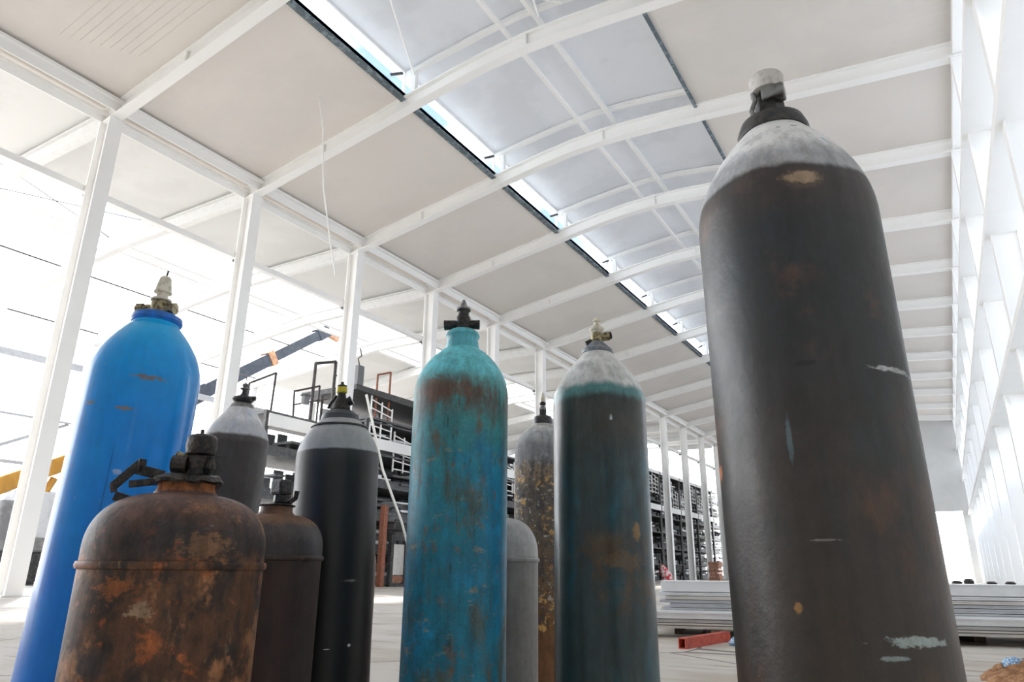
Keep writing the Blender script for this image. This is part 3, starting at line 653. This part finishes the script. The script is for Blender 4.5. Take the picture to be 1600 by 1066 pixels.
MB().lathe([(.013, 1.2820), (.022, 1.2840), (.022, 1.2880), (.012, 1.2920), (.013, 1.3020), (.019, 1.3040), (.019, 1.3070), (.017, 1.3100), (.0165, 1.3180), (.012, 1.3400), (.008, 1.3440), (0, 1.3450)], 20).build('spindle_cap', M['cream'], v, smooth=True, ang=30)
MB().tube([(0, 0, 1.3400), (.004, 0, 1.3580)], .0025, 6).build('stem', M['gun'], v)

# --- teal cylinder, centre
tl = (-.01, .01)
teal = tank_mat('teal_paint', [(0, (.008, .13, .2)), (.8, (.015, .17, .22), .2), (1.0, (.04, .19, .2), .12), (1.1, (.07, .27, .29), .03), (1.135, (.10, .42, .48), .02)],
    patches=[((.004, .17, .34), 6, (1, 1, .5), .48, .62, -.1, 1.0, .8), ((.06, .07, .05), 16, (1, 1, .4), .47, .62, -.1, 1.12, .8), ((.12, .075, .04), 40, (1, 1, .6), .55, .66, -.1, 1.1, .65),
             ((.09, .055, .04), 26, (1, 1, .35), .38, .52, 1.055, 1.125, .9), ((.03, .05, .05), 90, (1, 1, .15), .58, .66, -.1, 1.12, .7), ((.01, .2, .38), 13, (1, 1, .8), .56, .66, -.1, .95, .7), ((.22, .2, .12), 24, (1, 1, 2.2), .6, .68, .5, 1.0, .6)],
    marks=[((-.005, -.099, 1.1), (.03, .05, .03), (.11, .06, .04), .75, 1.6), ((.046, -.083, 1.095), (.035, .05, .018), (.11, .06, .04), .7, 1.5)],
    rough=.5, bump=.3, bscale=90, grit=.2, tilt=tl, gain=1.7)
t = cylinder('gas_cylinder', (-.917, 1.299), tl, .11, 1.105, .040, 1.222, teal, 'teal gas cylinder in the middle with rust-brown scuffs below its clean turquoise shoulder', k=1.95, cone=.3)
tm = tank_mat('turquoise_collar', [(0, (.10, .42, .50))], patches=[((.05, .25, .3), 50, (1, 1, 1), .55, .65, None, None, .5)], rough=.4, bump=.05, grit=.05)
ring(t, 'neck_ring', [(.034, 1.218), (.040, 1.222), (.039, 1.236), (.037, 1.242), (.038, 1.25), (.041, 1.256), (.038, 1.264), (.03, 1.27), (0, 1.271)], tm)
v = MB().lathe([(.014, 1.268), (.017, 1.272), (.017, 1.29), (.019, 1.296), (.017, 1.306), (.013, 1.31), (0, 1.31)], 16).build('valve', M['black'], t, smooth=True)
b_ = Vector((.87, .49, 0)).normalized()
MB().tube([b_ * -.01 + Vector((0, 0, 1.287)), b_ * -.046 + Vector((0, 0, 1.285))], [.010, .013], 12).build('outlet', M['black'], v, smooth=True)
MB().tube([b_ * .01 + Vector((0, 0, 1.287)), b_ * .040 + Vector((0, 0, 1.286))], [.010, .012], 12).build('safety_plug', M['soot'], v, smooth=True)
MB().lathe([(.011, 1.308), (.014, 1.31), (.013, 1.32), (.017, 1.322), (.017, 1.325), (0, 1.325)], 20).build('bonnet', M['gun'], v, smooth=True, ang=30)
MB().lathe([(.0165, 1.324), (.0175, 1.3255), (.0165, 1.329), (.009, 1.33), (.0085, 1.336), (.004, 1.35), (0, 1.354)], 18).build('spindle', M['steelgrey'], v, smooth=True, ang=30)

# --- grey-green cylinder, right of centre
tl = (-.018, .042)
gt = tank_mat('grey_green_paint', [(0, (.02, .038, .042)), (.78, (.022, .038, .041), .12), (.98, (.03, .04, .04), .06), (1.098, (.07, .2, .21), .01), (1.125, (.5, .52, .52), .01), (1.2, (.56, .57, .56), .03)],
    patches=[((.006, .085, .125), 7, (1, 1, .35), .46, .62, -.1, .97, .85), ((.07, .045, .022), 8, (1, 1, .9), .48, .62, .62, .80, .85), ((.05, .065, .065), 20, (1, 1, .12), .5, .66, -.1, 1.07, .5), ((.05, .04, .032), 9, (1, 1, 1.5), .45, .65, 1.0, 1.06, .6), ((.02, .025, .025), 60, (1, 1, .15), .6, .7, -.1, 1.05, .5)],
    marks=[((.085, -.014, .796), (.012, .012, .022), (.3, .17, .05), .7, .7), ((.048, -.043, 1.043), (.003, .01, .009), (.5, .6, .62), .7, .9), ((.066, -.045, .737), (.05, .05, .022), (.13, .08, .04), .6, 1)],
    rough=.33, bump=.15, spec=.5, coat=.15, gain=1.45, tilt=tl)
t = cylinder('gas_cylinder', (-.651, 1.475), tl, .11, 1.10, .036, 1.232, gt, 'dark grey-green gas cylinder with a pale grey cone shoulder, right of the teal one', k=1.8, cone=.5)
ring(t, 'neck_ring', [(.034, 1.226), (.039, 1.231), (.038, 1.24), (.026, 1.252), (.014, 1.264), (0, 1.266)], pmat('grey_collar', (.17, .2, .24), .35, color2=(.3, .33, .38), vscale=40))
v = MB().lathe([(.014, 1.255), (.016, 1.262), (.0155, 1.28), (.013, 1.286), (0, 1.286)], 14).build('valve', M['brass'], t, smooth=True)
MB().tube([b_ * -.004 + Vector((0, 0, 1.268)), b_ * -.028 + Vector((0, 0, 1.258))], [.009, .007], 10).build('safety_plug', M['black'], v, smooth=True)
MB().tube([b_ * .004 + Vector((0, 0, 1.274)), b_ * .03 + Vector((0, 0, 1.281))], [.010, .012], 10).build('outlet', M['brass'], v, smooth=True)
MB().tube([b_ * .028 + Vector((0, 0, 1.2805)), b_ * .036 + Vector((0, 0, 1.2825))], .0095, 10).build('outlet_cap', M['black'], v, smooth=True)
MB().lathe([(.010, 1.284), (.012, 1.288), (.018, 1.294), (.018, 1.299), (.012, 1.307), (.006, 1.311), (.006, 1.316), (.011, 1.318), (.009, 1.322), (.003, 1.33), (0, 1.332)], 18).build('spindle_cap', M['cream'], v, smooth=True, ang=50)

# --- charcoal cylinder with light shoulder
tl = (-.019, -.017)
dg = tank_mat('charcoal_paint', [(0, (.012, .011, .011)), (.8, (.016, .0165, .018), .1), (.99, (.028, .029, .031), .02), (1.018, (.36, .375, .385), .003), (1.075, (.42, .43, .435), .01)],
    patches=[((.025, .014, .01), 8, (1, 1, .3), .52, .68, -.1, .8, .7), ((.3, .31, .32), 100, (1, 1, 1), .71, .76, -.1, .75, .7), ((.04, .045, .055), 6, (1, 1, .3), .5, .7, .6, 1.0, .4)],
    marks=[((.091, -.048, .691), (.02, .02, .003), (.3, .3, .3), .55, 1.6), ((.067, -.088, .537), (.008, .01, .0016), (.8, .8, .8), .9, .3), ((.095, -.042, .543), (.003, .006, .004), (.8, .8, .8), .9, .3)],
    wob=.006, mot=.15, gain=1.15, rough=.4, bump=.06, grit=.05, tilt=tl)
t = cylinder('gas_cylinder', (-1.373, 1.412), tl, .11, 1.0, .052, 1.11, dg, 'charcoal gas cylinder with a light grey shoulder, left of the teal one', k=1.8, cone=.35)
ring(t, 'shoulder_band', [(.066, 1.087), (.078, 1.0885), (.0765, 1.0925), (.064, 1.0935)], M['black'])
ring(t, 'neck_ring', [(.045, 1.106), (.053, 1.11), (.05, 1.124), (.038, 1.135), (.02, 1.142), (0, 1.143)], pmat('slate_cap', (.07, .075, .085), .4, var=.2, vscale=30))
v = MB().lathe([(.018, 1.138), (.026, 1.142), (.024, 1.156), (.013, 1.175), (.011, 1.19), (0, 1.191)], 12).build('valve', M['soot'], t, smooth=True)
MB().tube([b_ * -.036 + Vector((0, 0, 1.145)), b_ * -.03 + Vector((0, 0, 1.16)), b_ * -.014 + Vector((0, 0, 1.182))], .0045, 8).build('lever', M['black'], v, smooth=True)
MB().tube([b_ * .006 + Vector((0, 0, 1.155)), b_ * .03 + Vector((0, 0, 1.168))], [.009, .014], 12).build('outlet', M['black'], v, smooth=True)
MB().lathe([(.013, 1.188), (.015, 1.191), (.015, 1.2), (.013, 1.206), (0, 1.207)], 18).build('spindle_cap', M['yellow'], v, smooth=True, ang=30)
MB().lathe([(.013, 1.2065), (.014, 1.21), (.005, 1.214), (.004, 1.221), (0, 1.222)], 14).build('handwheel', M['black'], v, smooth=True)

# --- white-topped cylinder farther back
tl = (.019, .023)
wt = tank_mat('white_top_paint', [(0, (.035, .029, .027)), (.95, (.042, .036, .034), .1), (1.135, (.06, .052, .05), .01), (1.155, (.42, .44, .47), .006), (1.21, (.55, .56, .58), .02)],
    patches=[((.05, .055, .055), 12, (1, 1, .4), .5, .62, -.1, 1.1, .6), ((.45, .5, .62), 18, (1, 1, 1), .5, .64, 1.16, 1.3, .6)],
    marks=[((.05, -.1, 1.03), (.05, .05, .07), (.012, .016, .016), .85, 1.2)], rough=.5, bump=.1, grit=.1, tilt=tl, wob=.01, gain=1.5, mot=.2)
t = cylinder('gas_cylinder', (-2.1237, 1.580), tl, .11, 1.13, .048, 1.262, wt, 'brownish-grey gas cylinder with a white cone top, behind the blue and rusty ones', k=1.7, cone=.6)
ring(t, 'neck_ring', [(.046, 1.260), (.047, 1.262), (.038, 1.278), (.028, 1.284), (0, 1.285)], M['steelgrey'])
v = MB().lathe([(.018, 1.283), (.032, 1.288), (.038, 1.296), (.034, 1.303), (.014, 1.312), (.009, 1.322), (.009, 1.33), (0, 1.33)], 16).build('valve', M['gun'], t, smooth=True)
MB().tube([b_ * .02 + Vector((0, 0, 1.302)), b_ * .045 + Vector((0, 0, 1.301))], .008, 10).build('outlet', M['black'], v)
MB().lathe([(.006, 1.329), (.018, 1.335), (.018, 1.338), (.007, 1.341), (.011, 1.345), (.012, 1.354), (.005, 1.357), (0, 1.358)], 16).build('spindle_cap', M['steelgrey'], v, smooth=True)
MB().tube([(0, 0, 1.355), (0, 0, 1.378)], .002, 6).build('stem', M['gun'], v)

# --- flaking brown cylinder behind
tl = (.006, 0)
br = tank_mat('flaking_paint', [(0, (.13, .062, .028)), (.62, (.12, .08, .05), .08), (.8, (.1, .085, .072), .1), (1.05, (.19, .15, .11), .03), (1.10, (.17, .175, .19), .02), (1.19, (.28, .295, .31), .02), (1.235, (.38, .385, .38), .006)],
    patches=[((.06, .06, .065), 26, (1, 1, .8), .5, .58, .55, 1.12, .85), ((.5, .3, .1), 22, (1, 1, 1), .57, .64, .5, 1.12, .85), ((.45, .42, .36), 55, (1, 1, 1), .56, .64, .6, 1.12, .7), ((.04, .035, .03), 70, (1, 1, .8), .58, .64, .5, 1.14, .8), ((.35, .45, .55), 16, (1, 1, 1), .56, .66, 1.13, 1.25, .6)],
    rough=.75, bump=.9, bscale=50, grit=.15, tilt=tl, gain=1.6)
t = cylinder('gas_cylinder', (-1.322, 2.424), tl, .11, 1.15, .045, 1.262, br, 'flaking ochre and grey gas cylinder, behind the gap between the teal and grey-green ones', k=2.0, cone=.15, extra_neck=[(.044, 1.272)])
ring(t, 'neck_ring', [(.036, 1.270), (.040, 1.272), (.039, 1.29), (.034, 1.303), (.02, 1.31), (0, 1.311)], M['gun'])
v = MB().lathe([(.01, 1.308), (.015, 1.314), (.015, 1.34), (.012, 1.344), (0, 1.345)], 6).build('valve', M['black'], t)
MB().box(-.002, .016, -.019, -.008, 1.33, 1.348).build('outlet', M['steelgrey'], v, bevel=.002)
MB().lathe([(.008, 1.344), (.008, 1.352), (.014, 1.356), (.013, 1.361), (.006, 1.366), (0, 1.366)], 16).build('bonnet', M['black'], v, smooth=True)
MB().lathe([(.01, 1.366), (.011, 1.385), (.006, 1.39), (.006, 1.402), (0, 1.403)], 16).build('spindle_cap', M['cream'], v, smooth=True)

# --- front short rusty tank
ra = tank_mat('rusty_tank_paint', [(0, (.07, .029, .013)), (.6, (.085, .036, .016), .08), (.70, (.12, .052, .022), .03), (.735, (.07, .037, .025), .01), (.80, (.12, .062, .05), .03), (.84, (.25, .075, .035), .004)],
    patches=[((.016, .011, .009), 9, (1, 1, .8), .47, .58, -.1, .76, .9), ((.34, .15, .06), 12, (1, 1, .9), .52, .64, -.1, .80, .85), ((.022, .022, .028), 10, (1, 1, 1), .42, .6, .745, .80, .8), ((.34, .09, .02), 24, (1, 1, 1), .56, .66, -.1, .76, .8),
             ((.02, .015, .012), 45, (1, 1, .5), .56, .66, -.1, .84, .75), ((.26, .16, .08), 40, (1, 1, .4), .6, .7, -.1, .76, .55), ((.18, .17, .185), 50, (1, 1, 1.2), .6, .7, .76, .82, .5)],
    marks=[((.084, -.1, .664), (.018, .018, .011), (.3, .2, .12), .8, 1.5), ((.052, -.119, .692), (.035, .035, .014), (.3, .09, .02), .7, 1.6), ((.034, -.125, .597), (.03, .03, .02), (.02, .018, .02), .8, 1), ((.123, -.041, .748), (.03, .04, .02), (.2, .1, .045), .7, 1.6),
           ((.123, -.043, .7225), (.003, .004, .0025), (.8, .8, .75), .95, .2)],
    rough=.5, bump=.6, bscale=60, grit=.2, wob=.03, mot=.6, gain=1.5)
t = cylinder('gas_tank', (-1.028, .704), (0, 0), .13, .745, .048, .828, ra, 'short wide rusty brown gas tank in the left foreground with a raised weld seam', k=2.35, cone=0.1, seam=.722, grp='short rusty gas tanks', extra_neck=[(.046, .832)])
ring(t, 'neck_ring', [(.040, .828), (.045, .832), (.042, .838), (.042, .846), (.036, .847)], tank_mat('rust_orange', [(0, (.42, .16, .06))], patches=[((.1, .04, .02), 50, (1, 1, .4), .45, .6, None, None, .8)], rough=.8, bump=.6))
m = MB(); pr = [(.02, .846), (.052, .845), (.054, .8485), (.048, .855), (.03, .860), (.02, .862)]
m.lathe(pr, 28)
rnd = random.Random(2)
for q in m.bm.verts:
    if Vector((q.co.x, q.co.y)).length > .04: q.co.z += rnd.uniform(-.003, .003) + .003 * math.sin(3 * math.atan2(q.co.y, q.co.x))
m.build('flange_plate', M['soot'], t, smooth=True)
b2 = Vector((.82, .57, 0)).normalized(); fw = Vector((.57, -.82, 0))
def P(s_, f_, z_): return tuple(b2 * s_ + fw * f_ + Vector((0, 0, z_)))
m = MB(); m.bar(P(-.03, .02, .856), P(-.072, .02, .866), .004, .016); m.bar(P(-.066, .02, .878), P(-.104, .022, .838), .004, .014); m.bar(P(-.104, .022, .842), P(-.1, .022, .83), .004, .01)
m.bar(P(-.045, .025, .846), P(-.078, .025, .842), .006, .011); m.bar(P(-.066, .02, .882), P(-.066, .02, .862), .004, .012)
m.bar(P(-.098, .02, .824), P(-.07, .02, .816), .012, .014)
m.build('bent_strap', M['soot'], t, bevel=.001)
v = MB().lathe([(.014, .858), (.019, .861), (.020, .889), (.018, .891), (.0225, .894), (.0245, .906), (.0235, .919), (.019, .924), (.012, .926), (0, .926)], 16, (b2 * .014)[:]).build('valve', M['soot'], t, smooth=True)
MB().tube([P(.0, .006, .876), P(-.024, .006, .877)], [.016, .0145], 12).build('outlet', M['soot'], v)
MB().tube([P(-.0, .006, .886), P(-.02, .006, .893)], .005, 8).build('outlet_cap', M['brass'], v)
MB().lathe([(.003, .924), (.003, .934), (.0, .935)], 8, P(.012, 0, 0)).build('stem', M['gun'], v)
m = MB(); m.lathe([(.006, .862), (.009, .87), (.006, .88), (.004, .888)], 7, P(.036, .01, 0)); m.build('broken_lug', M['soot'], v)

# --- second short rusty tank behind it
rb = tank_mat('rusty_tank_dark_paint', [(0, (.03, .013, .011)), (.6, (.036, .016, .013), .1), (.735, (.055, .03, .023), .01), (.745, (.055, .045, .047), .01), (.78, (.075, .06, .06), .02), (.812, (.17, .085, .045), .008)],
    patches=[((.035, .025, .022), 10, (1, 1, .5), .5, .65, -.1, .74, .7), ((.13, .135, .16), 22, (1, 1, 1), .52, .66, .76, .8, .6), ((.04, .03, .025), 40, (1, 1, .8), .55, .66, .8, .86, .7), ((.2, .09, .04), 30, (1, 1, .6), .62, .72, -.1, .8, .5)],
    rough=.5, bump=.35, grit=.15, wob=.012, gain=1.25)
t = cylinder('gas_tank', (-1.31, 1.133), (0, 0), .11, .76, .042, .835, rb, 'dark maroon rusty gas tank half hidden behind the front rusty one', k=2.35, cone=.05, seam=.741, grp='short rusty gas tanks', extra_neck=[(.036, .842), (.035, .856)])
ring(t, 'neck_ring', [(.02, .853), (.040, .854), (.042, .8565), (.034, .859), (.02, .861), (0, .862)], M['soot'], 18)
v = MB().lathe([(.012, .86), (.016, .864), (.015, .88), (0, .881)], 8, P(.006, 0, 0)).build('valve', M['soot'], t)
MB().box(-.019, .019, -.018, .018, .88, .915).build('valve_block', M['soot'], v, bevel=.006, loc=P(.006, 0, 0))
MB().tube([P(.02, .0, .858), P(.04, .0, .874), P(.042, 0, .89)], .006, 8).build('lever', M['soot'], v, smooth=True)

# --- small grey tank between the teal and brown cylinders
gs = tank_mat('grey_primer', [(0, (.12, .115, .115)), (.7, (.16, .158, .16), .15), (.75, (.27, .275, .28), .01)], patches=[((.14, .14, .145), 14, (1, 1, .6), .5, .66, -.1, .74, .5), ((.08, .08, .08), 60, (1, 1, .5), .64, .7, -.1, .8, .5)], rough=.55, bump=.25, grit=.12, wob=.01, gain=1.8, mot=.2)
t = cylinder('gas_tank', (-1.117, 1.775), (0, 0), .12, .765, .04, .862, gs, 'plain grey primed gas tank with a round top, tucked behind the teal cylinder', k=2.1, seam=.747, grp=None)
ring(t, 'neck_ring', [(.03, .858), (.036, .862), (.034, .875), (.02, .88), (0, .881)], M['gun'])
v = MB().lathe([(.012, .878), (.014, .9), (.008, .91), (.012, .92), (0, .922)], 12).build('valve', M['black'], t)
# --- brown tank peeking out behind the charcoal cylinder
pk = tank_mat('peeking_tank_paint', [(0, (.17, .085, .045)), (.6, (.15, .09, .06), .08), (.74, (.25, .235, .215), .02)], patches=[((.12, .07, .05), 14, (1, 1, .6), .5, .66, -.1, .8, .7)], rough=.6, bump=.3)
t = cylinder('gas_tank', (-1.688, 1.763), (0, 0), .1, .72, .04, .82, pk, 'pale brown gas tank of which only an edge shows behind the charcoal cylinder', k=2.1, grp=None)
ring(t, 'neck_ring', [(.03, .816), (.036, .82), (.034, .833), (.02, .838), (0, .839)], M['gun'])
